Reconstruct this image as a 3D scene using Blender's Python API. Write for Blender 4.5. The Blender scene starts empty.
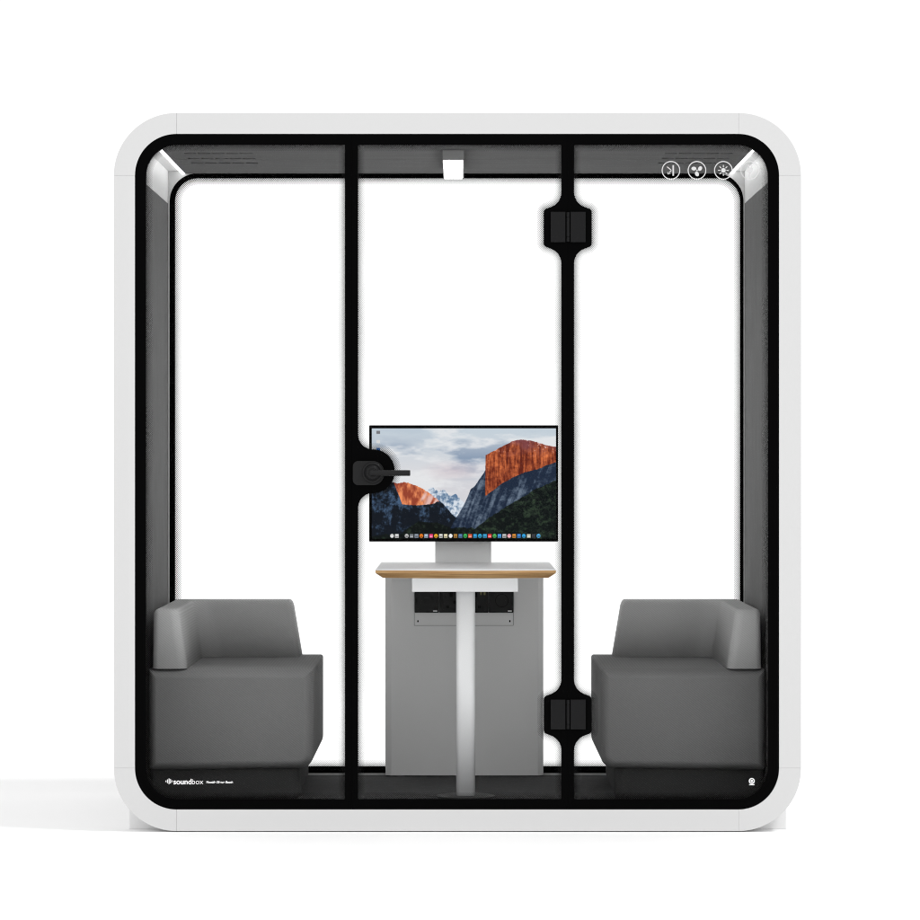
import bpy, bmesh, math, random
import numpy as np
from mathutils import Vector
from mathutils.geometry import tessellate_polygon

random.seed(3)
S = bpy.context.scene
COL = S.collection

# ------------------------------------------------------------------ camera, world, lamp, exposure
D = 11.0            # camera distance from the front glass (m)
K = 0.0032          # metres per photo pixel at the front glass
CZ = 1.190          # eye height
cd = bpy.data.cameras.new('camera')
cam = bpy.data.objects.new('camera', cd); COL.objects.link(cam)
cam.location = (0, -D, CZ); cam.rotation_euler = (math.radians(90), 0, 0)
cd.sensor_width = 36; cd.lens = (D / K) / 920 * 36
cd.clip_start = 0.1; cd.clip_end = 300
S.camera = cam

w = bpy.data.worlds.new('World'); S.world = w; w.use_nodes = True
bg = w.node_tree.nodes['Background']
bg.inputs['Color'].default_value = (1, 1, 1, 1)
bg.inputs['Strength'].default_value = 1.1

def area(name, loc, target, size, power, col=(1, 1, 1)):
    l = bpy.data.lights.new(name, 'AREA'); l.shape = 'DISK'; l.size = size; l.energy = power; l.color = col
    o = bpy.data.objects.new(name, l); COL.objects.link(o); o.location = loc
    d = Vector(target) - Vector(loc)
    o.rotation_euler = d.to_track_quat('-Z', 'Y').to_euler()
    return o
area('studio_softbox', (14.6, -5.6, 24.8), (0, 0.5, 0.5), 3.6, 3200)

S.view_settings.view_transform = 'Standard'; S.view_settings.look = 'None'
S.view_settings.exposure = 0; S.view_settings.gamma = 1
S.cycles.use_denoising = True; S.cycles.denoising_prefilter = 'NONE'; S.cycles.use_adaptive_sampling = False
S.cycles.max_bounces = 10; S.cycles.diffuse_bounces = 6; S.cycles.transparent_max_bounces = 24
S.cycles.filter_width = 1.0

def W(px, py, Y=0.0):
    """a measured photo pixel at real depth Y -> metres (x, z)"""
    k = K * (D + Y) / D
    return ((px - 460) * k, CZ - (py - 460) * k)

# ------------------------------------------------------------------ materials
def nodes(name):
    m = bpy.data.materials.new(name); m.use_nodes = True
    nt = m.node_tree
    return m, nt, nt.nodes['Principled BSDF']

def plain(name, col, rough=0.5, spec=0.5, metal=0.0, noise=0.0, nscale=40, bump=0.0, bscale=400, stretch=None):
    m, nt, p = nodes(name)
    p.inputs['Base Color'].default_value = (*col, 1)
    p.inputs['Roughness'].default_value = rough
    p.inputs['Specular IOR Level'].default_value = spec
    p.inputs['Metallic'].default_value = metal
    tc = nt.nodes.new('ShaderNodeTexCoord')
    mp = nt.nodes.new('ShaderNodeMapping')
    if stretch: mp.inputs['Scale'].default_value = stretch
    nt.links.new(tc.outputs['Object'], mp.inputs['Vector'])
    if noise:
        n = nt.nodes.new('ShaderNodeTexNoise'); n.inputs['Scale'].default_value = nscale; n.inputs['Detail'].default_value = 5
        nt.links.new(mp.outputs['Vector'], n.inputs['Vector'])
        mx = nt.nodes.new('ShaderNodeMix'); mx.data_type = 'RGBA'
        mx.inputs[6].default_value = (*[c * (1 - noise) for c in col], 1)
        mx.inputs[7].default_value = (*[min(1, c * (1 + noise)) for c in col], 1)
        nt.links.new(n.outputs['Fac'], mx.inputs[0]); nt.links.new(mx.outputs[2], p.inputs['Base Color'])
    if bump:
        n = nt.nodes.new('ShaderNodeTexNoise'); n.inputs['Scale'].default_value = bscale; n.inputs['Detail'].default_value = 3
        nt.links.new(mp.outputs['Vector'], n.inputs['Vector'])
        b = nt.nodes.new('ShaderNodeBump'); b.inputs['Strength'].default_value = bump; b.inputs['Distance'].default_value = 0.002
        nt.links.new(n.outputs['Fac'], b.inputs['Height']); nt.links.new(b.outputs['Normal'], p.inputs['Normal'])
    return m

def emitter(name, col, s):
    m, nt, p = nodes(name)
    p.inputs['Base Color'].default_value = (0.8, 0.8, 0.8, 1)
    p.inputs['Emission Color'].default_value = (*col, 1)
    p.inputs['Emission Strength'].default_value = s
    return m

def twill(name, col):
    """woven upholstery: fine diagonal ribs in the weave, slight thread variation"""
    m, nt, p = nodes(name)
    p.inputs['Roughness'].default_value = 0.9; p.inputs['Specular IOR Level'].default_value = 0.15
    tc = nt.nodes.new('ShaderNodeTexCoord')
    mp = nt.nodes.new('ShaderNodeMapping'); mp.inputs['Rotation'].default_value = (0, math.radians(-38), 0)
    nt.links.new(tc.outputs['Object'], mp.inputs['Vector'])
    wv = nt.nodes.new('ShaderNodeTexWave'); wv.wave_type = 'BANDS'; wv.bands_direction = 'Z'
    wv.inputs['Scale'].default_value = 52; wv.inputs['Distortion'].default_value = 0.6
    wv.inputs['Detail'].default_value = 2; wv.inputs['Detail Scale'].default_value = 3
    nt.links.new(mp.outputs['Vector'], wv.inputs['Vector'])
    ns = nt.nodes.new('ShaderNodeTexNoise'); ns.inputs['Scale'].default_value = 350; ns.inputs['Detail'].default_value = 2
    nt.links.new(tc.outputs['Object'], ns.inputs['Vector'])
    nl = nt.nodes.new('ShaderNodeTexNoise'); nl.inputs['Scale'].default_value = 5; nl.inputs['Detail'].default_value = 3
    nt.links.new(tc.outputs['Object'], nl.inputs['Vector'])
    mx = nt.nodes.new('ShaderNodeMix'); mx.data_type = 'RGBA'
    mx.inputs[6].default_value = (*[c * 0.76 for c in col], 1); mx.inputs[7].default_value = (*[c * 1.24 for c in col], 1)
    a = nt.nodes.new('ShaderNodeMath'); a.operation = 'MULTIPLY_ADD'; a.inputs[1].default_value = 0.35
    nt.links.new(wv.outputs['Fac'], a.inputs[0])
    b2 = nt.nodes.new('ShaderNodeMath'); b2.operation = 'MULTIPLY_ADD'; b2.inputs[1].default_value = 0.35
    nt.links.new(ns.outputs['Fac'], b2.inputs[0])
    c3 = nt.nodes.new('ShaderNodeMath'); c3.operation = 'MULTIPLY'; c3.inputs[1].default_value = 0.3
    nt.links.new(nl.outputs['Fac'], c3.inputs[0])
    nt.links.new(c3.outputs[0], b2.inputs[2]); nt.links.new(b2.outputs[0], a.inputs[2])
    nt.links.new(a.outputs[0], mx.inputs[0]); nt.links.new(mx.outputs[2], p.inputs['Base Color'])
    bp = nt.nodes.new('ShaderNodeBump'); bp.inputs['Strength'].default_value = 0.15; bp.inputs['Distance'].default_value = 0.002
    nt.links.new(a.outputs[0], bp.inputs['Height']); nt.links.new(bp.outputs['Normal'], p.inputs['Normal'])
    return m

def glass_mat():
    m = bpy.data.materials.new('clear_coated_glass'); m.use_nodes = True; nt = m.node_tree
    nt.nodes.remove(nt.nodes['Principled BSDF'])
    out = nt.nodes['Material Output']
    t = nt.nodes.new('ShaderNodeBsdfTransparent'); t.inputs['Color'].default_value = (0.992, 0.994, 0.993, 1)
    g = nt.nodes.new('ShaderNodeBsdfGlossy'); g.inputs['Roughness'].default_value = 0.0
    lw = nt.nodes.new('ShaderNodeLayerWeight'); lw.inputs['Blend'].default_value = 0.12
    mu = nt.nodes.new('ShaderNodeMath'); mu.operation = 'MULTIPLY'; mu.inputs[1].default_value = 0.35
    nt.links.new(lw.outputs['Facing'], mu.inputs[0])
    mx = nt.nodes.new('ShaderNodeMixShader')
    nt.links.new(mu.outputs[0], mx.inputs[0]); nt.links.new(t.outputs[0], mx.inputs[1]); nt.links.new(g.outputs[0], mx.inputs[2])
    nt.links.new(mx.outputs[0], out.inputs['Surface'])
    return m

def frit_mat(pitch):
    """black ceramic dots printed on the glass: staggered lattice, dots shrink away from the border (UV.x = 0 at border, 1 at the clear side)"""
    m = bpy.data.materials.new('printed_black_dots'); m.use_nodes = True; nt = m.node_tree
    p = nt.nodes['Principled BSDF']; out = nt.nodes['Material Output']
    p.inputs['Base Color'].default_value = (0.004, 0.004, 0.004, 1); p.inputs['Roughness'].default_value = 0.6
    p.inputs['Specular IOR Level'].default_value = 0.05
    tc = nt.nodes.new('ShaderNodeTexCoord')
    mp = nt.nodes.new('ShaderNodeMapping'); mp.inputs['Rotation'].default_value = (0, math.radians(45), 0)
    nt.links.new(tc.outputs['Object'], mp.inputs['Vector'])
    sp = nt.nodes.new('ShaderNodeSeparateXYZ'); nt.links.new(mp.outputs['Vector'], sp.inputs[0])
    def M(op, a, b=None):
        n = nt.nodes.new('ShaderNodeMath'); n.operation = op
        for i, v in enumerate((a, b)):
            if v is None: continue
            if isinstance(v, (int, float)): n.inputs[i].default_value = v
            else: nt.links.new(v, n.inputs[i])
        return n.outputs[0]
    def cell(s):
        f = M('FRACT', M('MULTIPLY', M('ADD', s, 50.0), 1 / pitch)); d = M('SUBTRACT', f, 0.5); return M('MULTIPLY', d, d)
    dist = M('SQRT', M('ADD', cell(sp.outputs['X']), cell(sp.outputs['Z'])))
    uv = nt.nodes.new('ShaderNodeSeparateXYZ'); nt.links.new(tc.outputs['UV'], uv.inputs[0])
    rad = M('SUBTRACT', 0.49, M('MULTIPLY', uv.outputs['X'], 0.36))
    sm = nt.nodes.new('ShaderNodeMapRange'); nt.links.new(M('SUBTRACT', rad, dist), sm.inputs['Value'])
    sm.inputs['From Min'].default_value = -0.22; sm.inputs['From Max'].default_value = 0.22
    fac = sm.outputs['Result']
    t = nt.nodes.new('ShaderNodeBsdfTransparent')
    mx = nt.nodes.new('ShaderNodeMixShader')
    nt.links.new(fac, mx.inputs[0]); nt.links.new(t.outputs[0], mx.inputs[1]); nt.links.new(p.outputs[0], mx.inputs[2])
    nt.links.new(mx.outputs[0], out.inputs['Surface'])
    return m

def wood_mat():
    m, nt, p = nodes('oak_ply_edge')
    p.inputs['Roughness'].default_value = 0.45; p.inputs['Specular IOR Level'].default_value = 0.3
    tc = nt.nodes.new('ShaderNodeTexCoord')
    mp = nt.nodes.new('ShaderNodeMapping'); mp.inputs['Scale'].default_value = (6, 6, 260)
    nt.links.new(tc.outputs['Object'], mp.inputs['Vector'])
    n = nt.nodes.new('ShaderNodeTexNoise'); n.inputs['Scale'].default_value = 1.0; n.inputs['Detail'].default_value = 6
    nt.links.new(mp.outputs['Vector'], n.inputs['Vector'])
    r = nt.nodes.new('ShaderNodeValToRGB')
    r.color_ramp.elements[0].position = 0.3; r.color_ramp.elements[0].color = (0.36, 0.19, 0.07, 1)
    r.color_ramp.elements[1].position = 0.7; r.color_ramp.elements[1].color = (0.66, 0.42, 0.20, 1)
    nt.links.new(n.outputs['Fac'], r.inputs['Fac']); nt.links.new(r.outputs['Color'], p.inputs['Base Color'])
    return m

M_ = dict(
    ground=plain('white_studio_floor', (0.88, 0.88, 0.88), 0.9, 0.0, noise=0.012, nscale=3),
    trim=plain('white_powder_coat', (0.635, 0.635, 0.635), 0.45, 0.12, bump=0.02, bscale=900),
    shell=plain('white_panel', (0.80, 0.80, 0.80), 0.5, 0.2),
    black=plain('black_glass_border', (0.0018, 0.0018, 0.0019), 0.35, 0.01),
    felt=plain('grey_acoustic_felt', (0.195, 0.195, 0.195), 0.95, 0.05, noise=0.12, nscale=14, bump=0.3, bscale=700, stretch=(1, 1, 0.5)),
    ceil=plain('grey_ceiling_felt', (0.155, 0.155, 0.155), 0.95, 0.05, noise=0.22, nscale=12, bump=0.2, bscale=600, stretch=(0.35, 5, 1)),
    slot=plain('dark_slot', (0.03, 0.03, 0.03), 0.9, 0.0),
    carpet=plain('charcoal_carpet', (0.085, 0.085, 0.086), 0.98, 0.03, noise=0.25, nscale=60, bump=0.5, bscale=800, stretch=(0.6, 2.2, 1)),
    liner=plain('white_liner', (0.78, 0.78, 0.78), 0.6, 0.1),
    rearrim=plain('light_grey_rim', (0.55, 0.55, 0.55), 0.6, 0.2),
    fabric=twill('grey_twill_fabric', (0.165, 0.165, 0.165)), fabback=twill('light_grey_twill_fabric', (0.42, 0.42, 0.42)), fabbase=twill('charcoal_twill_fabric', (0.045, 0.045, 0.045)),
    darkmetal=plain('dark_hinge_metal', (0.012, 0.012, 0.0125), 0.45, 0.06, bump=0.03),
    handle=plain('graphite_handle', (0.014, 0.014, 0.0145), 0.35, 0.12),
    laminate=plain('white_laminate', (0.93, 0.93, 0.93), 0.4, 0.2, noise=0.01),
    white=plain('white_metal', (0.90, 0.905, 0.915), 0.75, 0.06),
    silver=plain('silver_grey_panel', (0.80, 0.80, 0.80), 0.5, 0.2, noise=0.03, nscale=6, bump=0.02),
    silverstand=plain('aluminium_stand', (0.85, 0.85, 0.85), 0.45, 0.3),
    socket=plain('black_socket_plastic', (0.012, 0.012, 0.012), 0.5, 0.2),
    socketdark=plain('socket_recess', (0.003, 0.003, 0.003), 0.6, 0.1),
    mark=plain('white_print', (0.9, 0.9, 0.9), 0.5, 0.1),
    icon=plain('pale_grey_print', (0.64, 0.64, 0.64), 0.5, 0.1),
    brass=plain('usb_contact', (0.15, 0.14, 0.06), 0.5, 0.3),
    bezel=plain('black_bezel', (0.003, 0.003, 0.003), 0.5, 0.03),
    disc=plain('black_base_plate', (0.06, 0.06, 0.06), 0.5, 0.15),
    lamp=emitter('lamp_diffuser', (1, 1, 1), 11),
    strip=emitter('led_strip', (1, 1, 1), 4),
    glass=glass_mat(), frit=frit_mat(0.0041), fritrear=frit_mat(0.0045), wood=wood_mat(),
)

# ------------------------------------------------------------------ helpers
def thing(name, label=None, cat=None, loc=(0, 0, 0), group=None):
    o = bpy.data.objects.new(name, None); COL.objects.link(o); o.location = loc; o.empty_display_size = 0.1
    if label: o['label'] = label
    if cat: o['category'] = cat
    if group: o['group'] = group
    return o

def link(name, bm, mat, parent=None, smooth=False, bevel=0, seg=3, angle=30, fixn=True):
    if fixn: bmesh.ops.recalc_face_normals(bm, faces=bm.faces[:])
    me = bpy.data.meshes.new(name); bm.to_mesh(me); bm.free()
    o = bpy.data.objects.new(name, me); COL.objects.link(o)
    mats = mat if isinstance(mat, (list, tuple)) else [mat]
    for m in mats: me.materials.append(m)
    if parent:
        o.parent = parent
        off = Vector((0, 0, 0)); q = parent
        while q: off += q.location; q = q.parent
        o.location = -off          # meshes are written in world metres
    if smooth: me.polygons.foreach_set('use_smooth', [True] * len(me.polygons))
    if bevel:
        b = o.modifiers.new('bevel', 'BEVEL'); b.width = bevel; b.segments = seg; b.limit_method = 'ANGLE'; b.angle_limit = math.radians(angle)
        b.harden_normals = False
    return o

def box(bm, x0, x1, y0, y1, z0, z1):
    v = [bm.verts.new((x, y, z)) for x in (x0, x1) for y in (y0, y1) for z in (z0, z1)]
    for f in ((0, 1, 3, 2), (4, 6, 7, 5), (0, 4, 5, 1), (2, 3, 7, 6), (0, 2, 6, 4), (1, 5, 7, 3)):
        bm.faces.new([v[i] for i in f])
    return bm

def B(*a): return box(bmesh.new(), *a)

def fillet(verts, n=8):
    """verts: (x, y, radius) closed; returns rounded outline"""
    out = []; N = len(verts)
    for i in range(N):
        p = Vector(verts[i][:2]); r = verts[i][2]
        a = Vector(verts[i - 1][:2]) - p; b = Vector(verts[(i + 1) % N][:2]) - p
        a.normalize(); b.normalize()
        if r <= 0: out.append(tuple(p)); continue
        ang = a.angle(b)
        t = r / math.tan(ang / 2)
        c = p + (a + b).normalized() * (r / math.sin(ang / 2))
        s = p + a * t - c; e = p + b * t - c
        tot = s.angle(e); cr = s.x * e.y - s.y * e.x; sg = 1 if cr > 0 else -1
        k = max(2, int(n * tot / (math.pi / 2)) + 1)
        for j in range(k + 1):
            th = sg * tot * j / k; co, si = math.cos(th), math.sin(th)
            out.append((c.x + s.x * co - s.y * si, c.y + s.x * si + s.y * co))
    return out

def rrect(x0, y0, x1, y1, r, n=10):
    return fillet([(x0, y0, r), (x1, y0, r), (x1, y1, r), (x0, y1, r)], n)

def prism(loops, y0, y1, bm=None):
    """loops of (x,z): outer first then holes; extruded along Y"""
    bm = bm or bmesh.new()
    polys = [[Vector((x, z, 0)) for x, z in L] for L in loops]
    tris = tessellate_polygon(polys)
    flat = [p for L in loops for p in L]
    f = [bm.verts.new((x, y0, z)) for x, z in flat]; b = [bm.verts.new((x, y1, z)) for x, z in flat]
    for t in tris:
        try:
            bm.faces.new([f[i] for i in t]); bm.faces.new([b[i] for i in reversed(t)])
        except ValueError: pass
    o = 0
    for L in loops:
        n = len(L)
        for i in range(n):
            j = (i + 1) % n
            bm.faces.new([f[o + i], f[o + j], b[o + j], b[o + i]])
        o += n
    bmesh.ops.dissolve_limit(bm, angle_limit=0.001, verts=bm.verts[:], edges=bm.edges[:]) if len(loops) == 1 else None
    return bm

def px(loop, Y=0.0): return [W(x, y, Y) for x, y in loop]

def lathe(bm, prof, c, axis='Z', n=40):
    """prof: (radius, height) rings; closed at both ends"""
    rings = []
    for r, h in prof:
        ring = []
        for i in range(n):
            a = 2 * math.pi * i / n; u, v = r * math.cos(a), r * math.sin(a)
            p = {'Z': (u, v, h), 'Y': (u, h, v), 'X': (h, u, v)}[axis]
            ring.append(bm.verts.new((c[0] + p[0], c[1] + p[1], c[2] + p[2])))
        rings.append(ring)
    for a, b in zip(rings, rings[1:]):
        for i in range(n):
            j = (i + 1) % n; bm.faces.new([a[i], a[j], b[j], b[i]])
    bm.faces.new(rings[0]); bm.faces.new(rings[-1])
    return bm

def loft(polys, bm=None):
    """polys: list of equal-length 3D loops; closed at both ends"""
    bm = bm or bmesh.new()
    rings = [[bm.verts.new(p) for p in L] for L in polys]
    for a, b in zip(rings, rings[1:]):
        n = len(a)
        for i in range(n):
            j = (i + 1) % n; bm.faces.new([a[i], a[j], b[j], b[i]])
    bm.faces.new(rings[0]); bm.faces.new(rings[-1])
    return bm

def offset_in(loop, d):
    """offset a closed 2-D loop towards its inside"""
    A = sum(loop[i][0] * loop[(i + 1) % len(loop)][1] - loop[(i + 1) % len(loop)][0] * loop[i][1] for i in range(len(loop)))
    s = 1 if A > 0 else -1
    out = []; n = len(loop)
    for i in range(n):
        p0, p1, p2 = (Vector(loop[i - 1]), Vector(loop[i]), Vector(loop[(i + 1) % n]))
        a = (p1 - p0).normalized(); b = (p2 - p1).normalized()
        n1 = Vector((-a.y, a.x)) * s; n2 = Vector((-b.y, b.x)) * s
        m = (n1 + n2).normalized(); c = max(0.35, m.dot(n1))
        out.append(tuple(p1 + m * (d / c)))
    return out

def clean(loop, eps=0.02):
    out = []
    for p in loop:
        if not out or (Vector(p) - Vector(out[-1])).length > eps: out.append(p)
    return out

def frit_band(name, loop, width, Y, parent, mat='frit'):
    """dotted band lying on the glass, UV.x = 0 at the border and 1 at the clear side"""
    bm = bmesh.new(); uvl = bm.loops.layers.uv.new('UVMap')
    steps = 4
    rows = [loop] + [offset_in(loop, width * k / steps) for k in range(1, steps + 1)]
    V = [[bm.verts.new((x, Y, z)) for x, z in L] for L in rows]
    n = len(loop)
    for k in range(steps):
        for i in range(n):
            j = (i + 1) % n
            f = bm.faces.new([V[k][i], V[k][j], V[k + 1][j], V[k + 1][i]])
            for l, t in zip(f.loops, (k, k, k + 1, k + 1)): l[uvl].uv = (t / steps, 0)
    return link(name, bm, M_[mat], parent, fixn=False)

# ------------------------------------------------------------------ ground
bm = bmesh.new()
bmesh.ops.create_circle(bm, cap_ends=True, segments=96, radius=15)
g = link('ground', bm, M_['ground']); g['kind'] = 'structure'

# ------------------------------------------------------------------ the booth
DEP = 1.20
pod = thing('office_booth', 'white rounded glass-fronted acoustic meeting booth standing on the white studio floor', 'office booth', (-0.008, 0.6, 0))

FO = (114, 113, 801, 831)        # outer outline of the front frame, photo px
FI = (135, 134, 779, 809.5)      # black glass outline
CX0, CX1, CZ0, CZ1 = 176.5, 738.5, 175.5, 768.0   # seams (= arc centres)
# front trim: four corner pieces and four straight pieces, 1.2 mm joints
gq = 0.05
def arc(cx, cy, r, a0, a1, n=22): return [(cx + r * math.cos(math.radians(a0 + (a1 - a0) * i / n)), cy - r * math.sin(math.radians(a0 + (a1 - a0) * i / n))) for i in range(n + 1)]
def corner(cx, cy, a0, sx, sy):
    # outer and inner arcs (elliptical fit to the measured offsets)
    ox, oy = (FO[2] if sx > 0 else FO[0]), (FO[3] if sy > 0 else FO[1])
    ix, iy = (FI[2] if sx > 0 else FI[0]), (FI[3] if sy > 0 else FI[1])
    ro = (abs(ox - cx), abs(oy - cy)); ri = (abs(ix - cx), abs(iy - cy))
    pts = []
    n = 22
    A = [math.radians(90 * i / n) for i in range(n + 1)]
    out = [(cx + sx * (ro[0] * math.cos(a)), cy + sy * (ro[1] * math.sin(a))) for a in A]
    inn = [(cx + sx * (ri[0] * math.cos(a)), cy + sy * (ri[1] * math.sin(a))) for a in A]
    out = [(x + sx * gq if abs(x - cx) < .01 else x, y + sy * gq if abs(y - cy) < .01 else y) for x, y in out]
    inn = [(x + sx * gq if abs(x - cx) < .01 else x, y + sy * gq if abs(y - cy) < .01 else y) for x, y in inn]
    return px(out), px(inn)
def arc_strip(out, inn, y0, y1):
    bm = bmesh.new(); R_ = [[bm.verts.new((x, y, z)) for x, z in L] for L, y in ((out, y0), (inn, y0), (inn, y1), (out, y1))]
    n = len(out)
    for i in range(n - 1):
        for k in range(4):
            bm.faces.new([R_[k][i], R_[k][i + 1], R_[(k + 1) % 4][i + 1], R_[(k + 1) % 4][i]])
    bm.faces.new([R_[k][0] for k in range(4)]); bm.faces.new([R_[k][-1] for k in range(4)])
    return bm
for cx, cy, sx, sy in ((CX0, CZ0, -1, -1), (CX1, CZ0, 1, -1), (CX0, CZ1, -1, 1), (CX1, CZ1, 1, 1)):
    link('corner_trim', arc_strip(*corner(cx, cy, 0, sx, sy), -0.004, 0.055), M_['trim'], pod, bevel=0.0009, seg=2, angle=50)
for r in ((CX0 + gq, FO[1], CX1 - gq, FI[1]), (CX0 + gq, FI[3], CX1 - gq, FO[3]), (FO[0], CZ0 + gq, FI[0], CZ1 - gq), (FI[2], CZ0 + gq, FO[2], CZ1 - gq)):
    x0, z1 = W(r[0], r[1]); x1, z0 = W(r[2], r[3])
    link('straight_trim', B(x0, x1, -0.004, 0.055, z0, z1), M_['trim'], pod, bevel=0.0009, seg=2)

# interior dimensions (m)
XL, XR = -1.0320, 1.0060
ZF, ZC, ZW = 0.0760, CZ + 1.0118, CZ + 1.0206     # floor, grey ceiling, white corner ceiling
YR = 1.145                                          # rear liner plane
def outer_loop(grow=0.0):
    return px([(x, y) for x, y in rrect(FO[0] + grow, FO[1] + grow, FO[2] - grow, FO[3] - grow, 62.5 - grow, 16)])
hole = [(XL - .003, ZF - .012), (XR + .003, ZF - .012), (XR + .003, ZW + .003), (XL - .003, ZW + .003)]
link('outer_shell', prism([outer_loop(0.8), hole], 0.056, DEP - 0.05), M_['shell'], pod, bevel=0)
rear_open = px([(x, y) for x, y in rrect(FI[0], FI[1], FI[2], FI[3], 41, 14)])
link('rear_trim', prism([outer_loop(), rear_open], DEP - 0.049, DEP + 0.004), M_['trim'], pod, bevel=0.002, seg=2, angle=50)
# base rails under the booth
for a, b in ((129.3, 178), (738, 786.3)):
    link('base_rail', B(W(a, 0, .08)[0], W(b, 0, .08)[0], 0.08, 1.12, 0.0, 0.075), M_['shell'], pod, bevel=0.002)

# interior linings
ZB = CZ + 0.906       # top of grey wall felt
for x0, x1, ss in ((XL - .0025, XL, 1), (XR, XR + .0025, -1)):
    link('wall_panel', B(x0, x1, 0.03, YR - .001, ZF, ZB), M_['felt'], pod)
    link('white_wall_panel', B(x0 + ss * .0006, x1 + ss * .0006, 0.03, YR - .001, ZB + .0008, ZW), M_['liner'], pod)
SL, SR = -0.9720, 0.9520     # inner edges of the two LED strips
link('carpet_floor', B(XL, XR, 0.02, YR + .002, ZF - .011, ZF), M_['carpet'], pod)
link('corner_ceiling', B(XL, SL - .012, 0.03, YR, ZW - .0006, ZW + .0025), M_['liner'], pod)
link('corner_ceiling', B(SR + .012, XR, 0.03, YR, ZW - .0006, ZW + .0025), M_['liner'], pod)
for a, b in ((SL - .012, SL), (SR, SR + .012)):
    link('light_strip', B(a, b, 0.03, YR - .0012, ZC - .0006, ZW), M_['strip'], pod)
# ceiling with real recessed slots (holes in the panel, dark void board above) and a seam
seamY = 0.575
slots = []
def slotrow(pa, pb, Y, n=5):
    xa, xb = W(pa, 0, Y)[0], W(pb, 0, Y)[0]; wdt = (xb - xa) / n
    for i in range(n): slots.append((xa + i * wdt + .003, xa + (i + 1) * wdt - .003, Y - .021, Y + .021))
slotrow(183, 253.5, .348); slotrow(187, 256, .536); slotrow(190, 258.5, .71)
slotrow(664, 734, .348); slotrow(661, 730, .536); slotrow(657.5, 726.5, .71)
def ceiling():
    bm = bmesh.new()
    a, b = SL + .0008, SR - .0008
    for ya, yb in ((0.03, seamY - .0016), (seamY + .0016, YR)):
        loops = [[(a, ya), (b, ya), (b, yb), (a, yb)]]
        for s in slots:
            if ya < s[2] < yb: loops.append([(s[0], s[2]), (s[1], s[2]), (s[1], s[3]), (s[0], s[3])])
        flat = [p for L in loops for p in L]
        tris = tessellate_polygon([[Vector((x, y, 0)) for x, y in L] for L in loops])
        lo = [bm.verts.new((x, y, ZC)) for x, y in flat]; hi = [bm.verts.new((x, y, ZC + .007)) for x, y in flat]
        for t in tris: bm.faces.new([lo[i] for i in t]); bm.faces.new([hi[i] for i in t])
        o = 0
        for L in loops:
            for i in range(len(L)):
                j = (i + 1) % len(L); bm.faces.new([lo[o + i], lo[o + j], hi[o + j], hi[o + i]])
            o += len(L)
    return bm
cp = link('ceiling_panel', ceiling(), M_['ceil'], pod)
link('vent_backing', B(SL + .002, SR - .002, 0.035, YR - .002, ZC + .0075, ZC + .0082), M_['slot'], cp)

# ceiling lamp
lx0, lx1 = W(442.5, 0, .2)[0], W(464, 0, .2)[0]
cl = link('ceiling_lamp', B(lx0, lx1, 0.20, 0.91, CZ + .977, ZC - .0004), plain('lamp_housing', (0.23, 0.23, 0.23), 0.6, 0.2), pod, bevel=.001, seg=1)
link('lamp_diffuser', B(lx0 + .0032, lx1 - .0052, 0.2020, 0.905, CZ + .9738, CZ + .9768), M_['lamp'], cl)

# rear liner plate and rear window
RL = px([(x, y) for x, y in rrect(169.6, 173.2, 743.6, 773.2, 28, 14)], YR)
link('rear_rim', prism([[(XL, ZF + .0006), (XR, ZF + .0006), (XR, ZW - .0012), (XL, ZW - .0012)], RL], YR, YR + .004), M_['rearrim'], pod)
rw = thing('rear_window'); rw.parent = pod; rw.location = -pod.location
def rear_part(n, bm, m): return link(n, bm, m, rw)
Yb = 1.1575
RO = px(rrect(160, 165, 753, 786, 30, 12), Yb)
RI_px = rrect(175, 178.2, 740.2, 766.3, 23, 14); RI = clean(px(RI_px, Yb), .0005)
rear_part('black_border', prism([RO, RI], 1.1495, 1.1655), M_['black'])
rg = px(rrect(160.4, 165.4, 752.6, 785.6, 30, 8), Yb)
rear_part('glass_pane', prism([rg], 1.1530, 1.1610), M_['glass'])
frit_band('dotted_band', RI, 6.6 * K * 1.105, 1.1524, rw, 'fritrear')

# ---- front glazing: fixed pane, door, fixed pane
RB = 31
open_l = fillet([(146, 145, RB), (345, 145, 1), (345, 799, 1), (146, 799, RB)], 14)
door_px = [(358, 145, 1), (561.5, 145, 1)]
def hinge_side(x, s, ya, yb):     # s=-1 bump to the left of bar, +1 to the right ; going down
    return [(x, ya - 4.5, 16), (x + s * 17.7, ya + 2.2, 4), (x + s * 17.7, yb - 2.2, 4), (x, yb + 4.5, 16)]
H1, H2 = (207.5, 248.0), (694.8, 735.0)
door_px += hinge_side(561.5, -1, *H1) + hinge_side(561.5, -1, *H2)
door_px += [(561.5, 799, 1), (358, 799, 1), (358, 493, 15), (394.6, 493, 21.2), (394.6, 449.4, 21.2), (358, 449.4, 15)]
open_d = fillet(door_px, 12)
rp = [(574, 145, 1), (768, 145, RB), (768, 799, RB), (574, 799, 1)]
rp += [(a, b, c) for a, b, c in reversed(hinge_side(574, 1, *H2))] + [(a, b, c) for a, b, c in reversed(hinge_side(574, 1, *H1))]
open_r = fillet(rp, 12)
gap = .12
out_l = fillet([(135.3, 134.3, 41), (351.5 - gap, 134.3, 0), (351.5 - gap, 809.2, 0), (135.3, 809.2, 41)], 18)
out_d = [(351.5 + gap, 134.3), (567.8 - gap, 134.3), (567.8 - gap, 809.2), (351.5 + gap, 809.2)]
out_r = fillet([(567.8 + gap, 134.3, 0), (778.7, 134.3, 41), (778.7, 809.2, 41), (567.8 + gap, 809.2, 0)], 18)
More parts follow.
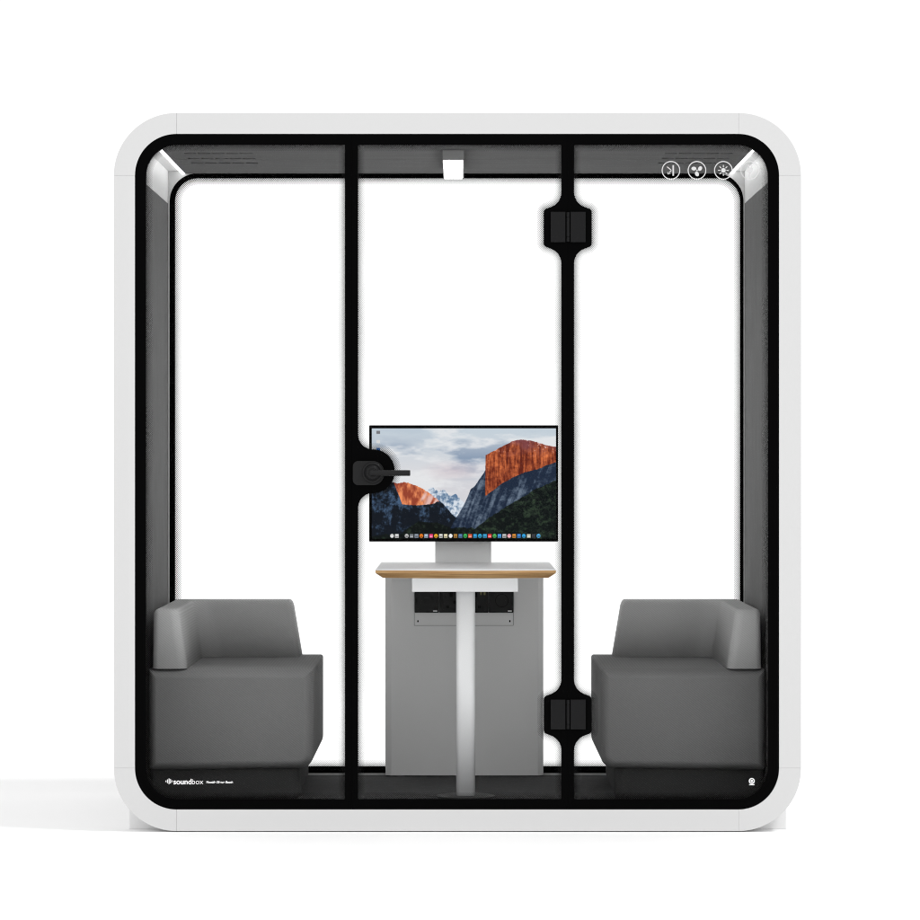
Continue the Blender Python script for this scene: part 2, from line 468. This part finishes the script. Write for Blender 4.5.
def pane(parent, out, opn):
    o = clean(px(opn), .0006)
    link('black_border', prism([px(out), o], -0.0012, 0.0130), M_['black'], parent)
    go = offset_in(px(out), .0015)
    link('glass_pane', prism([go], 0.002, 0.0100), M_['glass'], parent)
    frit_band('dotted_band', o, 6.3 * K, 0.0014, parent)
def sub(name):
    t = thing(name); t.parent = pod; t.location = -pod.location; return t
fl = sub('fixed_window'); pane(fl, out_l, open_l)
door = sub('glass_door'); pane(door, out_d, open_d)
fr = sub('fixed_window'); pane(fr, out_r, open_r)

for xs in (351.5, 567.8):
    link('door_seal', B(W(xs - 2.2, 0)[0], W(xs + 2.2, 0)[0], .0135, .020, W(0, 808)[1], W(0, 136)[1]), M_['black'], pod)
# black collar tube joining front glass to the linings
link('front_gasket', prism([px(rrect(135.8, 134.8, 778.2, 808.8, 41, 14)), px(rrect(138.6, 137.6, 775.6, 805.8, 38.5, 14))], 0.0135, 0.055), M_['black'], pod)

# hinges
for ya, yb in ((212.0, 242.3), (699.5, 729.2)):
    bm = bmesh.new()
    x0, z1 = W(550.6, ya); x1, z0 = W(565.3, yb); box(bm, x0, x1, -.0100, -.0013, z0, z1)
    x0, _ = W(570.5, ya); x1, _ = W(585.5, yb); box(bm, x0, x1, -.0100, -.0013, z0, z1)
    h = link('hinge', bm, M_['darkmetal'], door, bevel=.0008, seg=2)
    bm = bmesh.new(); xc = W(568, 0)[0]
    zs = [z0 + .001, z0 + (z1 - z0) * .17, z0 + (z1 - z0) * .82, z1 - .001]
    for a, b in zip(zs, zs[1:]):
        lathe(bm, [(.0046, a + .0004), (.0052, a + .001), (.0052, b - .001), (.0046, b - .0004)], (xc, -.0068, 0), 'Z', 20)
    box(bm, x0 - .004 - .012, x0 + .001, -.0035, -.0013, z0, z1) if False else None
    q = link('hinge', bm, M_['darkmetal'], door, smooth=False); q.name = 'hinge_barrel'

# door handle
hp = fillet([(352.9, 461, 5.5), (384.2, 461, 11.5), (384.2, 485.2, 11.5), (352.9, 485.2, 5.5)], 10)
hd = link('door_handle', prism([px(hp)], -.0100, -.0013), M_['handle'], door, bevel=.0016, seg=3, angle=40)
hx, hz = W(372.6, 472.6)
hl = bmesh.new()
lathe(hl, [(.033, -.0101), (.033, -.018), (.031, -.0205), (.0268, -.0205), (.0255, -.0185), (.0240, -.020), (.0190, -.0280), (.0150, -.0300), (.0120, -.0300), (.0120, -.052)], (hx, 0, hz), 'Y', 48)
link('rose', hl, M_['handle'], door, bevel=.0006, seg=2, angle=25).parent = door
lv = bmesh.new()
x0, z1 = W(369.6, 470.1, -.05); x1, z0 = W(410.3, 475.9, -.05)
lz = (z0 + z1) / 2; rr = (z1 - z0) / 2
prof = [(rr * .86, x0), (rr, x0 + .0015), (rr, x1 - .0015), (rr * .9, x1)]
lathe(lv, prof, (0, -.060, lz), 'X', 28)
lathe(lv, [(rr * .8, -.061), (rr * .8, -.045)], (hx, 0, lz), 'Y', 20)
lever = link('lever', lv, M_['handle'], door, bevel=.0005, seg=2, angle=40)

# ------------------------------------------------------------------ printing on the front glass
YP = -0.0016
def ring(bm, c, ro, ri, n=40, y=YP):
    a = [(c[0] + ro * math.cos(2 * math.pi * i / n), c[1] + ro * math.sin(2 * math.pi * i / n)) for i in range(n)]
    b = [(c[0] + ri * math.cos(2 * math.pi * i / n), c[1] + ri * math.sin(2 * math.pi * i / n)) for i in range(n)]
    prism([a, b], y, y + .0003, bm)
def flat(bm, loop, y=YP): prism([loop], y, y + .0003, bm)
def bar(bm, p, q, wd, y=YP):
    p, q = Vector(p), Vector(q); d = (q - p).normalized(); n = Vector((-d.y, d.x)) * wd / 2
    flat(bm, [tuple(p + n), tuple(q + n), tuple(q - n), tuple(p - n)], y)
def ell(bm, c, a, b, rot, n=18, y=YP):
    L = []
    for i in range(n):
        t = 2 * math.pi * i / n; u, v = a * math.cos(t), b * math.sin(t)
        L.append((c[0] + u * math.cos(rot) - v * math.sin(rot), c[1] + u * math.sin(rot) + v * math.cos(rot)))
    flat(bm, L, y)
YG = .0016      # icons sit on the outer glass face (front of glass at 2 mm)
for k, cxp in enumerate((671, 697, 723.4, 749.8)):
    bm = bmesh.new(); u = K
    c = W(cxp, 170.3); R = lambda dx, dy: (c[0] + dx * u, c[1] - dy * u)
    ring(bm, c, 9.3 * u, 8.35 * u, y=YG)
    if k == 0:
        bar(bm, R(2.3, -5.2), R(2.3, 5.4), 1.5 * u, YG); bar(bm, R(-3.9, -3.6), R(.6, 0.1), .9 * u, YG); bar(bm, R(.6, -.2), R(-2.6, 3.4), .9 * u, YG)
        flat(bm, [R(-3.6, 1.5), R(-.3, 3.3), R(-3.4, 4.2)], YG)
    if k == 1:
        for a in (90, 210, 330):
            t = math.radians(a + 180); ell(bm, (c[0] + 3.6 * u * math.cos(t), c[1] + 3.6 * u * math.sin(t)), 2.5 * u, 1.9 * u, t + .5, y=YG)
        ell(bm, c, .8 * u, .8 * u, 0, y=YG)
    if k == 2:
        ell(bm, c, 2.3 * u, 2.3 * u, 0, y=YG)
        for a in range(8):
            t = math.pi / 4 * a; bar(bm, (c[0] + 3 * u * math.cos(t), c[1] + 3 * u * math.sin(t)), (c[0] + 5.4 * u * math.cos(t), c[1] + 5.4 * u * math.sin(t)), .85 * u, YG)
    if k == 3:
        bar(bm, R(-1.4, -5.6), R(-1.4, -2.4), 1.0 * u, YG); bar(bm, R(1.4, -5.6), R(1.4, -2.4), 1.0 * u, YG)
        flat(bm, [R(-3, -2.2), R(3, -2.2), R(2.6, 1.2), R(1, 3), R(-1, 3), R(-2.6, 1.2)], YG); bar(bm, R(0, 2.8), R(0, 6), 1.1 * u, YG)
    link('printed_icon', bm, M_['icon'], fr)
    # tiny caption dash under every icon

def text(name, body, size, x, z, y, mat, parent, bold=0.0, sx=1.0):
    cu = bpy.data.curves.new(name, 'FONT'); cu.body = body; cu.size = size; cu.extrude = .0001; cu.offset = bold
    t = bpy.data.objects.new(name + '_curve', cu); COL.objects.link(t)
    bpy.context.view_layer.update()
    me = bpy.data.meshes.new_from_object(t.evaluated_get(bpy.context.evaluated_depsgraph_get()))
    bpy.data.objects.remove(t)
    bm = bmesh.new(); bm.from_mesh(me)
    xs = [v.co.x for v in bm.verts]; x_0 = min(xs); wdt = (max(xs) - x_0) * sx
    for v in bm.verts: v.co = Vector((x + (v.co.x - x_0) * sx, y + v.co.z, z + v.co.y))
    return link(name, bm, mat, parent, fixn=False), wdt
zb = W(0, 784.2)[1]
bm = bmesh.new()        # sound-wave emblem: vertical bars in a diamond
for i, hgt in enumerate((1.6, 3.6, 5.6, 4.2, 1.8)):
    xx = W(166.0 + i * 1.5, 0)[0]; zc = W(0, 781.3)[1]
    flat(bm, rrect(xx - .42 * K, zc - hgt / 2 * K, xx + .42 * K, zc + hgt / 2 * K, .2 * K, 3), YP if False else .0004)
link('printed_emblem', bm, M_['mark'], fl)
x = W(173.4, 0)[0]
_, wd = text('printed_lettering', 'sound', 7.6 * K, x, zb, .0006, M_['mark'], fl, bold=.00055, sx=1.0)
_, wd2 = text('printed_lettering', 'box', 7.6 * K, x + wd + .0015, zb, .0006, M_['mark'], fl, bold=-.0001, sx=1.0)
text('printed_lettering', 'Movable Silence Booth', 3.4 * K, W(206.4, 0)[0], W(0, 783.3)[1], .0006, M_['mark'], fl, bold=.0003, sx=.85)
bm = bmesh.new(); c = W(751.8, 781.0)
ring(bm, c, 3.0 * K, 1.9 * K, 24, .0004); ell(bm, c, 1.25 * K, 1.25 * K, 0, 12, .0004)
bar(bm, (c[0] - 2.7 * K, c[1] - 3.7 * K), (c[0] + 2.7 * K, c[1] - 3.7 * K), 1.0 * K, .0004)
link('printed_emblem', bm, M_['mark'], fr)

# ------------------------------------------------------------------ seats
def make_seat(s, label):
    """s=+1: seat against the left wall, s=-1: mirrored"""
    mid = W(456.9, 0)[0]
    def X(pxl, Y): return s * ((pxl - 456.9) * K * (D + Y) / D) + mid
    def Z(py, Y): return W(0, py, Y)[1]
    Y0, Y1 = 0.25, 1.125
    r = thing('corner_seat', label, 'seat', (X(230, .25), .7, ZF), 'two mirrored grey lounge seats inside the booth')
    # seat block: rounded profile, extruded in depth, soft edges
    prof = [(147.2, 669.2, 2.5), (312.8, 669.0, 3), (312.8, 769.2, 14), (147.2, 771.6, 3)]
    def rings(Y, inset, drop=0):
        V = [(X(a, .25), Z(b, .25)) for a, b, _ in prof]
        if inset: V = offset_in(V, inset)
        L = fillet([(a, b, max(.0015, q * K - inset * .8)) for (a, b), (_, _, q) in zip(V, prof)], 8)
        return [(x_, Y, z_) for x_, z_ in L]
    R_ = .06; lo = []
    for k in range(13):
        a = math.pi / 2 * k / 12; lo.append(rings(Y0 + R_ * (1 - math.cos(a)), R_ * .5 * (1 - math.sin(a))))
    lo.append(rings(Y0 + .3, 0)); lo.append(rings(Y1 - .03, 0))
    for k in range(1, 7):
        a = math.pi / 2 * k / 6; lo.append(rings(Y1 - .03 * (1 - math.sin(a)), .03 * .35 * (1 - math.cos(a))))
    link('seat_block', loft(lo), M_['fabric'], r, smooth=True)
    # recessed plinth
    pb, pt = ZF, Z(771, .25) + .012
    xw, xi = X(149.5, .30), X(299.5, .30)
    pl = [(xw, .30, 0), (xi, .30, .035), (xi - s * .005, 1.10, .02), (xw, 1.10, 0)]
    pl2 = fillet(pl, 8)
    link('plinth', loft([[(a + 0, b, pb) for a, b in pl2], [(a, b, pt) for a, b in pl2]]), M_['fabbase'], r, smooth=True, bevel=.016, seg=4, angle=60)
    # L-shaped backrest
    zt, z0 = CZ - .4895, Z(669.2, .25) + .0005
    A = X(152.3, .262)                       # wall side
    def plan(ins, fr, e):
        return fillet([(A + s * ins, .262 + fr, .022), (X(186.8, .262) - s * e, .262 + fr, .032), (X(186.8, .262) - s * e, .955 + e * .3, .075),
                       (X(300.2, .955) - s * e * 1.15, .955 + e * .3, .018), (X(300.2, .955) - s * e * 1.15, 1.12, .015), (A + s * ins, 1.12, .02)], 7)
    lo = [[(a, b, z0) for a, b in plan(0, 0, 0)]]
    H = zt - z0
    lo.append([(a, b, zt - .020) for a, b in plan(.001, .010 * .9, .0255)])
    for k in range(1, 6):
        a_ = math.pi / 2 * k / 5; q = .015 * (1 - math.cos(a_))
        base = plan(.001, .0098, .027)
        pts = [(p[0], p[1]) for p in base]
        lo.append([(a, b, zt - .020 * (1 - math.sin(a_))) for a, b in offset_in(pts, q)])
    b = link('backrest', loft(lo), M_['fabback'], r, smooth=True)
    for o in r.children:
        o.data.polygons.foreach_set('use_smooth', [len(p.vertices) <= 4 for p in o.data.polygons])
    return r
make_seat(1, 'grey fabric corner seat against the left wall, backrest wrapping its left side')
make_seat(-1, 'grey fabric corner seat against the right wall, backrest wrapping its right side')

# ------------------------------------------------------------------ table
tb = thing('table', 'small white-topped table with oak edge on a single white leg between the seats', 'table', (.018, .6, ZF))
ty0, ty1 = .215, 1.09
tz = CZ - .3590
def tplan(ins, zz):
    xa, xb = W(375.2, 0, ty0)[0] + ins, W(556.2, 0, ty0)[0] - ins
    L = []
    for i in range(25):
        t = i / 24; L.append((xa + (xb - xa) * t, ty0 + ins + .035 - .050 * math.sin(math.pi * t) ** .8, zz))
    return L + [(xb, ty1, zz), (xa, ty1, zz)]
link('tabletop', loft([tplan(.0002, tz - .0018), tplan(.0002, tz - .0004), tplan(.0006, tz)]), M_['laminate'], tb)
link('tabletop_edge', loft([tplan(.024, tz - .0275), tplan(.0008, tz - .0115), tplan(0, tz - .0085), tplan(0, tz - .0020)]), M_['wood'], tb)
link('bounce_sheet', loft([[(a, b, tz - .0281) for a, b, _ in tplan(.030, 0)], [(a, b, tz - .0276) for a, b, _ in tplan(.030, 0)]]), M_['laminate'], tb)  # unseen pale sheet, added to keep oak-tinted bounce off bracket and cabinet
x0, z1 = W(412, 578.2, .30); x1, z0 = W(518, 591.8, .30)
link('bracket', B(x0, x1, .30, .85, z0, tz - .0283), M_['white'], tb, bevel=.0012, seg=2)
lxc = W(465.6, 0, .363)[0]
ol = []
for i in range(72):
    t = 2 * math.pi * i / 72; c_, s_ = math.cos(t), math.sin(t)
    ol.append((lxc + .0312 * math.copysign(abs(c_) ** .62, c_), .363 + .0312 * math.copysign(abs(s_) ** .62, s_)))
lg = link('leg', loft([[(a, b, ZF + .0068) for a, b in ol], [(a, b, z0 + .001) for a, b in ol]]), M_['white'], tb)
lg.data.polygons.foreach_set('use_smooth', [len(p.vertices) == 4 for p in lg.data.polygons])
bm = lathe(bmesh.new(), [(.097, ZF + .0002), (.097, ZF + .0050), (.092, ZF + .0064), (.03, ZF + .0070)], (lxc, .363, 0), 'Z', 64)
link('base_plate', bm, M_['disc'], tb)

# ------------------------------------------------------------------ cabinet with sockets
cab = thing('cable_cabinet', 'silver grey panel cabinet with black sockets standing behind the table leg', 'cabinet', (W(464, 0, 1.09)[0], 1.11, ZF))
Yc = 1.095
xa, xb = W(385.3, 0, Yc)[0], W(543.4, 0, Yc)[0]
zc0, zc1 = W(0, 775.6, Yc)[1], tz - .0285
L = [(xa, Yc + .018), (xa + .021, Yc), (xb - .019, Yc), (xb, Yc + .018), (xb, Yc + .045), (xa, Yc + .045)]
link('cabinet_body', loft([[(a, b, zc0) for a, b in L], [(a, b, zc1) for a, b in L]]), M_['silver'], cab, bevel=.0008, seg=2, angle=10)
def pb(x0, y0, x1, y1, ya, yb):
    a, zt_ = W(x0, y0, Yc); b, zb_ = W(x1, y1, Yc); return B(a, b, ya, yb, zb_, zt_)
link('access_plate', pb(414.5, 583, 513, 625.2, Yc - .0023, Yc - .0012), M_['silver'], cab)
link('plate_gasket', pb(414.1, 582.6, 513.4, 625.6, Yc - .0011, Yc - .0002), M_['darkmetal'], cab)
for cxp in (417.9, 509.8):
    bm = prism([px(rrect(cxp - .7, 620.0, cxp + .7, 622.3, .8, 4), Yc)], Yc - .0034, Yc - .0024)
    link('screw', bm, M_['socketdark'], cab)
for i, (a, b) in enumerate(((414.7, 439.0), (439.2, 463.7), (463.9, 488.5), (488.7, 513.6))):
    a_, b_ = W(a, 0, Yc)[0], W(b, 0, Yc)[0]
    so = link('socket', prism([px(rrect(a, 589.0, b, 612.6, .8, 4), Yc)], Yc - .0085, Yc - .0024), M_['socket'], cab, bevel=.0008, seg=2, angle=50)
    def det(nm, x0, y0, x1, y1, mat, dp=.0012):
        link(nm, prism([px(rrect(x0, y0, x1, y1, .5, 3), Yc)], Yc - .0086 - dp, Yc - .0086), mat, so)
    if i == 0:
        det('switch', a + 9.5, 598, a + 14.5, 603.3, M_['handle'], .003); det('printed_mark', a + 18.3, 610.4, a + 22.6, 611.4, M_['mark'], .0003)
    if i in (1, 2):
        det('pin_hole', a + 10.5, 592, a + 13.5, 597, M_['socketdark']); 
        det('pin_hole', a + 5.5 if i == 2 else a + 7, 605.5, a + 9.8, 608, M_['socketdark'])
        det('pin_hole', a + 14, 600.5 if i == 1 else 605.5, a + 17, 603.5 if i == 1 else 608, M_['socketdark'])
    if i == 2:
        det('usb_port', a + 16, 592, a + 18.2, 595, M_['brass']); det('usb_port', a + 19.5, 592, a + 21.7, 595, M_['brass'])
    if i == 3:
        c = W(501.8, 600.5, Yc); bm = bmesh.new(); ring(bm, c, 6.6 * K * 1.1, 6.1 * K * 1.1, 40, Yc - .0090)
        link('round_port', bm, M_['socketdark'], so); det('printed_mark', a + 19, 610.4, a + 23.2, 611.4, M_['mark'], .0003)

# ------------------------------------------------------------------ monitor
Ym = 0.98
mon = thing('monitor', 'black-rimmed monitor showing a sunset mountain valley, standing at the back of the table', 'monitor', (W(463.7, 0, Ym)[0], Ym, tz))
link('casing', prism([px(rrect(369.2, 425.3, 558.2, 541.6, .8, 3), Ym)], Ym, Ym + .035), M_['bezel'], mon, bevel=.0008, seg=2, angle=50)
link('stand', B(W(435.2, 0, 1.03)[0], W(491.2, 0, 1.03)[0], 1.040, 1.058, tz + .0006, W(0, 520, 1.03)[1]), M_['silverstand'], mon, bevel=.001, seg=2)
link('stand', B(W(445, 0, 1.03)[0], W(481, 0, 1.03)[0], 1.0155, 1.0398, W(0, 515, 1.03)[1], W(0, 490, 1.03)[1]), M_['silverstand'], mon).name = 'stand_neck'

def vnoise(u, v, fx, fy, seed, octv=4, pers=.55):
    rs = np.random.RandomState(seed); tot = np.zeros_like(u); amp = 1; na = 0
    for o in range(octv):
        gx, gy = int(fx * 1.5 * 2 ** o) + 3, int(fy * 1.3 * 2 ** o) + 3
        G = rs.rand(gy + 2, gx + 2)
        x_ = u * fx * 2 ** o; y_ = v * fy * 2 ** o
        xi = np.clip(np.floor(x_).astype(int), 0, gx); yi = np.clip(np.floor(y_).astype(int), 0, gy)
        fxx = x_ - xi; fyy = y_ - yi; fxx = fxx * fxx * (3 - 2 * fxx); fyy = fyy * fyy * (3 - 2 * fyy)
        xi1 = np.clip(xi + 1, 0, gx + 1); yi1 = np.clip(yi + 1, 0, gy + 1)
        n_ = (G[yi, xi] * (1 - fxx) + G[yi, xi1] * fxx) * (1 - fyy) + (G[yi1, xi] * (1 - fxx) + G[yi1, xi1] * fxx) * fyy
        tot += amp * n_; na += amp; amp *= pers
    return tot / na

def picture(nx, ny):
    """a generic valley at sunset: colours per screen element, sRGB 0..1"""
    u, v = np.meshgrid((np.arange(nx) + .5) / nx, (np.arange(ny) + .5) / ny)
    def L(c): return np.array(c, float) / 255.0
    def mix(a, b, t): t = np.clip(t, 0, 1)[..., None]; return a * (1 - t) + b * t
    n1 = vnoise(u, v, 3, 7, 1, 5); n2 = vnoise(u, v, 40, 10, 2, 4, .7); n3 = vnoise(u, v, 12, 12, 5, 5, .7); n4 = vnoise(u, v, 60, 45, 8, 3, .8)
    # sky with banded cloud
    base = mix(np.ones(u.shape + (3,)) * L((196, 208, 218)), np.ones(u.shape + (3,)) * L((226, 222, 224)), v * 1.8)
    c = mix(base, L((140, 157, 180)) + 0 * base, np.clip((n1 - .37) * 5, 0, 1) * np.clip(1 - np.abs(v - .27) / .25, .15, 1))
    c = mix(c, L((232, 233, 235)) + 0 * base, np.clip((vnoise(u, v, 5, 9, 21, 6) - .5) * 5, 0, .8))
    c = mix(c, L((214, 196, 202)) + 0 * base, np.clip(1 - np.hypot((u - .45) / .2, (v - .38) / .1), 0, 1) * .6)
    jag = (vnoise(u, v, 48, 2, 11, 4, .7) - .5)
    def line(pts): xs, ys = zip(*pts); return np.interp(u, xs, ys)
    def over(c, mask, col): return np.where(mask[..., None], col, c)
    # snowy far peaks
    top = line([(0, .9), (.27, .62), (.31, .55), (.335, .535), (.36, .58), (.39, .565), (.42, .61), (.455, .60), (.49, .66), (.52, .72), (.56, .8), (1, .9)]) + jag * .06
    snow = mix(L((66, 98, 134)) + 0 * base, L((222, 228, 236)) + 0 * base, (n3 - .42) * 5 + (n2 - .5) * 3)
    c = over(c, v > top, mix(snow, L((196, 208, 222)) + 0 * base, np.full(u.shape, .22)))
    # left lit peak
    top = line([(0, .45), (.10, .485), (.14, .50), (.19, .487), (.25, .52), (.30, .57), (.345, .63), (.37, .665), (.40, .9), (1, .95)]) + jag * .025
    lit = mix(L((150, 66, 46)) + 0 * base, L((238, 146, 96)) + 0 * base, (n2 - .36) * 3.0 + (n3 - .5))
    lit = mix(lit, L((238, 205, 200)) + 0 * base, np.clip((vnoise(u + .35 * v, v, 16, 4, 31, 3) - .60) * 8, 0, .85))
    c = over(c, v > top, lit)
    # left shadow mountain
    top = line([(0, .56), (.06, .50), (.118, .49), (.145, .60), (.165, .69), (.25, .695), (.33, .685), (.37, .66), (.40, .71), (.45, .80), (.5, .86), (1, .97)]) + jag * .02
    dark = mix(L((18, 24, 33)) + 0 * base, L((70, 94, 124)) + 0 * base, (n3 - .47) * 3.0 + (n2 - .5) * 2.2 + (n4 - .5) * 1.2 - (v - .68) * 1.8)
    c = over(c, v > top, dark)
    # right wall in shade
    top = line([(0, 1.1), (.40, .98), (.455, .82), (.50, .70), (.535, .56), (.57, .50), (.61, .40), (.65, .30), (1, .2)]) + jag * .02
    streak = vnoise(u + .22 * v, v, 46, 3, 41, 3, .7)
    sh = mix(L((30, 42, 62)) + 0 * base, L((104, 118, 136)) + 0 * base, (streak - .42) * 1.8 + (n3 - .5) * 1.8 + (n4 - .5) * 1.0)
    c = over(c, v > top, sh)
    # right lit cliff
    top = line([(0, 1.1), (.612, 1.0), (.618, .245), (.66, .205), (.70, .17), (.76, .115), (.81, .10), (.87, .115), (.94, .15), (1, .165)]) + jag * .02
    bot = line([(0, 0), (.60, .63), (.66, .56), (.70, .50), (.76, .45), (.83, .40), (.90, .37), (1, .305)]) + (n2 - .5) * .03
    left = .618 - (v - .24) * .045
    st2 = vnoise(u, v, 58, 5, 51, 4, .75)
    lit = mix(L((98, 36, 24)) + 0 * base, L((240, 132, 76)) + 0 * base, (st2 - .33) * 2.1 + (n4 - .5) * .6 + (n3 - .5) * .8)
    lit = mix(lit, L((120, 66, 74)) + 0 * base, np.clip((.22 - v + (n3 - .5) * .3) * 6, 0, .8))
    lit = mix(lit, L((230, 190, 185)) + 0 * base, np.clip((n4 - .62) * 6 - (v - top) * 9, 0, .8))
    c = over(c, (v > top) & (v < bot) & (u > left), lit)
    # wooded slopes
    top = line([(0, .98), (.30, .93), (.45, .90), (.56, .905), (.62, .83), (.70, .74), (.80, .64), (.90, .54), (1, .47)]) + jag * .035
    wood = mix(L((14, 20, 20)) + 0 * base, L((46, 60, 46)) + 0 * base, (n4 - .45) * 2.5 + (n3 - .5) * 1.8)
    c = over(c, v > top, wood)
    floor_ = line([(0, 1.2), (.14, .98), (.25, .84), (.36, .86), (.48, .93), (.6, 1.1), (1, 1.1)]) + jag * .03
    c = over(c, v > floor_, wood * .85)
    # dock icons and desktop icons
    icons = [(205, 205, 205), (225, 225, 225), None, (190, 190, 190), (120, 125, 130), (150, 160, 175), (230, 120, 30), (170, 190, 210), (235, 60, 120), (230, 170, 40), (235, 235, 230), (240, 230, 190), (240, 240, 240), (180, 130, 60), (90, 130, 180), (60, 190, 90), (220, 90, 60), (50, 160, 220), (50, 170, 220), (60, 160, 210), (230, 60, 60), (80, 180, 90), (70, 150, 220), (200, 200, 200), (235, 160, 170), (235, 150, 60), (70, 140, 220), (50, 160, 220), (190, 190, 170), (60, 60, 65), (80, 170, 230)]
    for i, col in enumerate(icons):
        if col is None: continue
        uc = .110 + (.905 - .110) * i / (len(icons) - 1); vc = .975
        rr_ = np.maximum(np.abs(u - uc) / .0098, np.abs(v - vc) / .0175) if i % 3 else np.hypot((u - uc) / .0105, (v - vc) / .0185)
        c = over(c, rr_ < 1, L(col) + 0 * base); c = over(c, (rr_ < .75) & (v > vc + .002 * ((i * 7) % 5 - 2)), L(col) * .55 + (.45 if i % 4 == 0 else .08) + 0 * base)
    for vc, col in ((.035, (120, 120, 125)), (.12, (215, 215, 215)), (.19, (60, 110, 180))):
        c = over(c, (np.abs(u - .035) < .010) & (np.abs(v - vc) < .014), L(col) + 0 * base)
    return np.clip(c, 0, 1)

def screen():
    nx, ny = 420, 250
    C = picture(nx * 2, ny * 2).reshape(ny, 2, nx, 2, 3).mean((1, 3)); lin = np.where(C <= .04045, C / 12.92, ((C + .055) / 1.055) ** 2.4)
    (xa, zt_), (xb, zb_) = W(371.8, 428.4, Ym), W(556.0, 538.6, Ym)
    gx = np.linspace(xa, xb, nx + 1); gz = np.linspace(zt_, zb_, ny + 1)
    X_, Z_ = np.meshgrid(gx, gz); n = X_.size
    co = np.stack([X_.ravel(), np.full(n, Ym - .0012), Z_.ravel()], 1)
    i, j = np.meshgrid(np.arange(nx), np.arange(ny)); a = (j * (nx + 1) + i).ravel()
    faces = np.stack([a, a + nx + 1, a + nx + 2, a + 1], 1)
    me = bpy.data.meshes.new('screen'); me.from_pydata(co.tolist(), [], faces.tolist())
    at = me.color_attributes.new('Col', 'FLOAT_COLOR', 'CORNER')
    rgba = np.ones((nx * ny, 4, 4)); rgba[:, :, :3] = lin.reshape(-1, 1, 3)
    at.data.foreach_set('color', rgba.ravel())
    m, nt, p = nodes('lit_screen')
    ca = nt.nodes.new('ShaderNodeVertexColor'); ca.layer_name = 'Col'
    p.inputs['Base Color'].default_value = (.005, .005, .005, 1); p.inputs['Specular IOR Level'].default_value = .02
    nt.links.new(ca.outputs['Color'], p.inputs['Emission Color']); p.inputs['Emission Strength'].default_value = 1.0
    me.materials.append(m)
    o = bpy.data.objects.new('screen', me); COL.objects.link(o); o.parent = mon; o.location = -mon.location
screen()
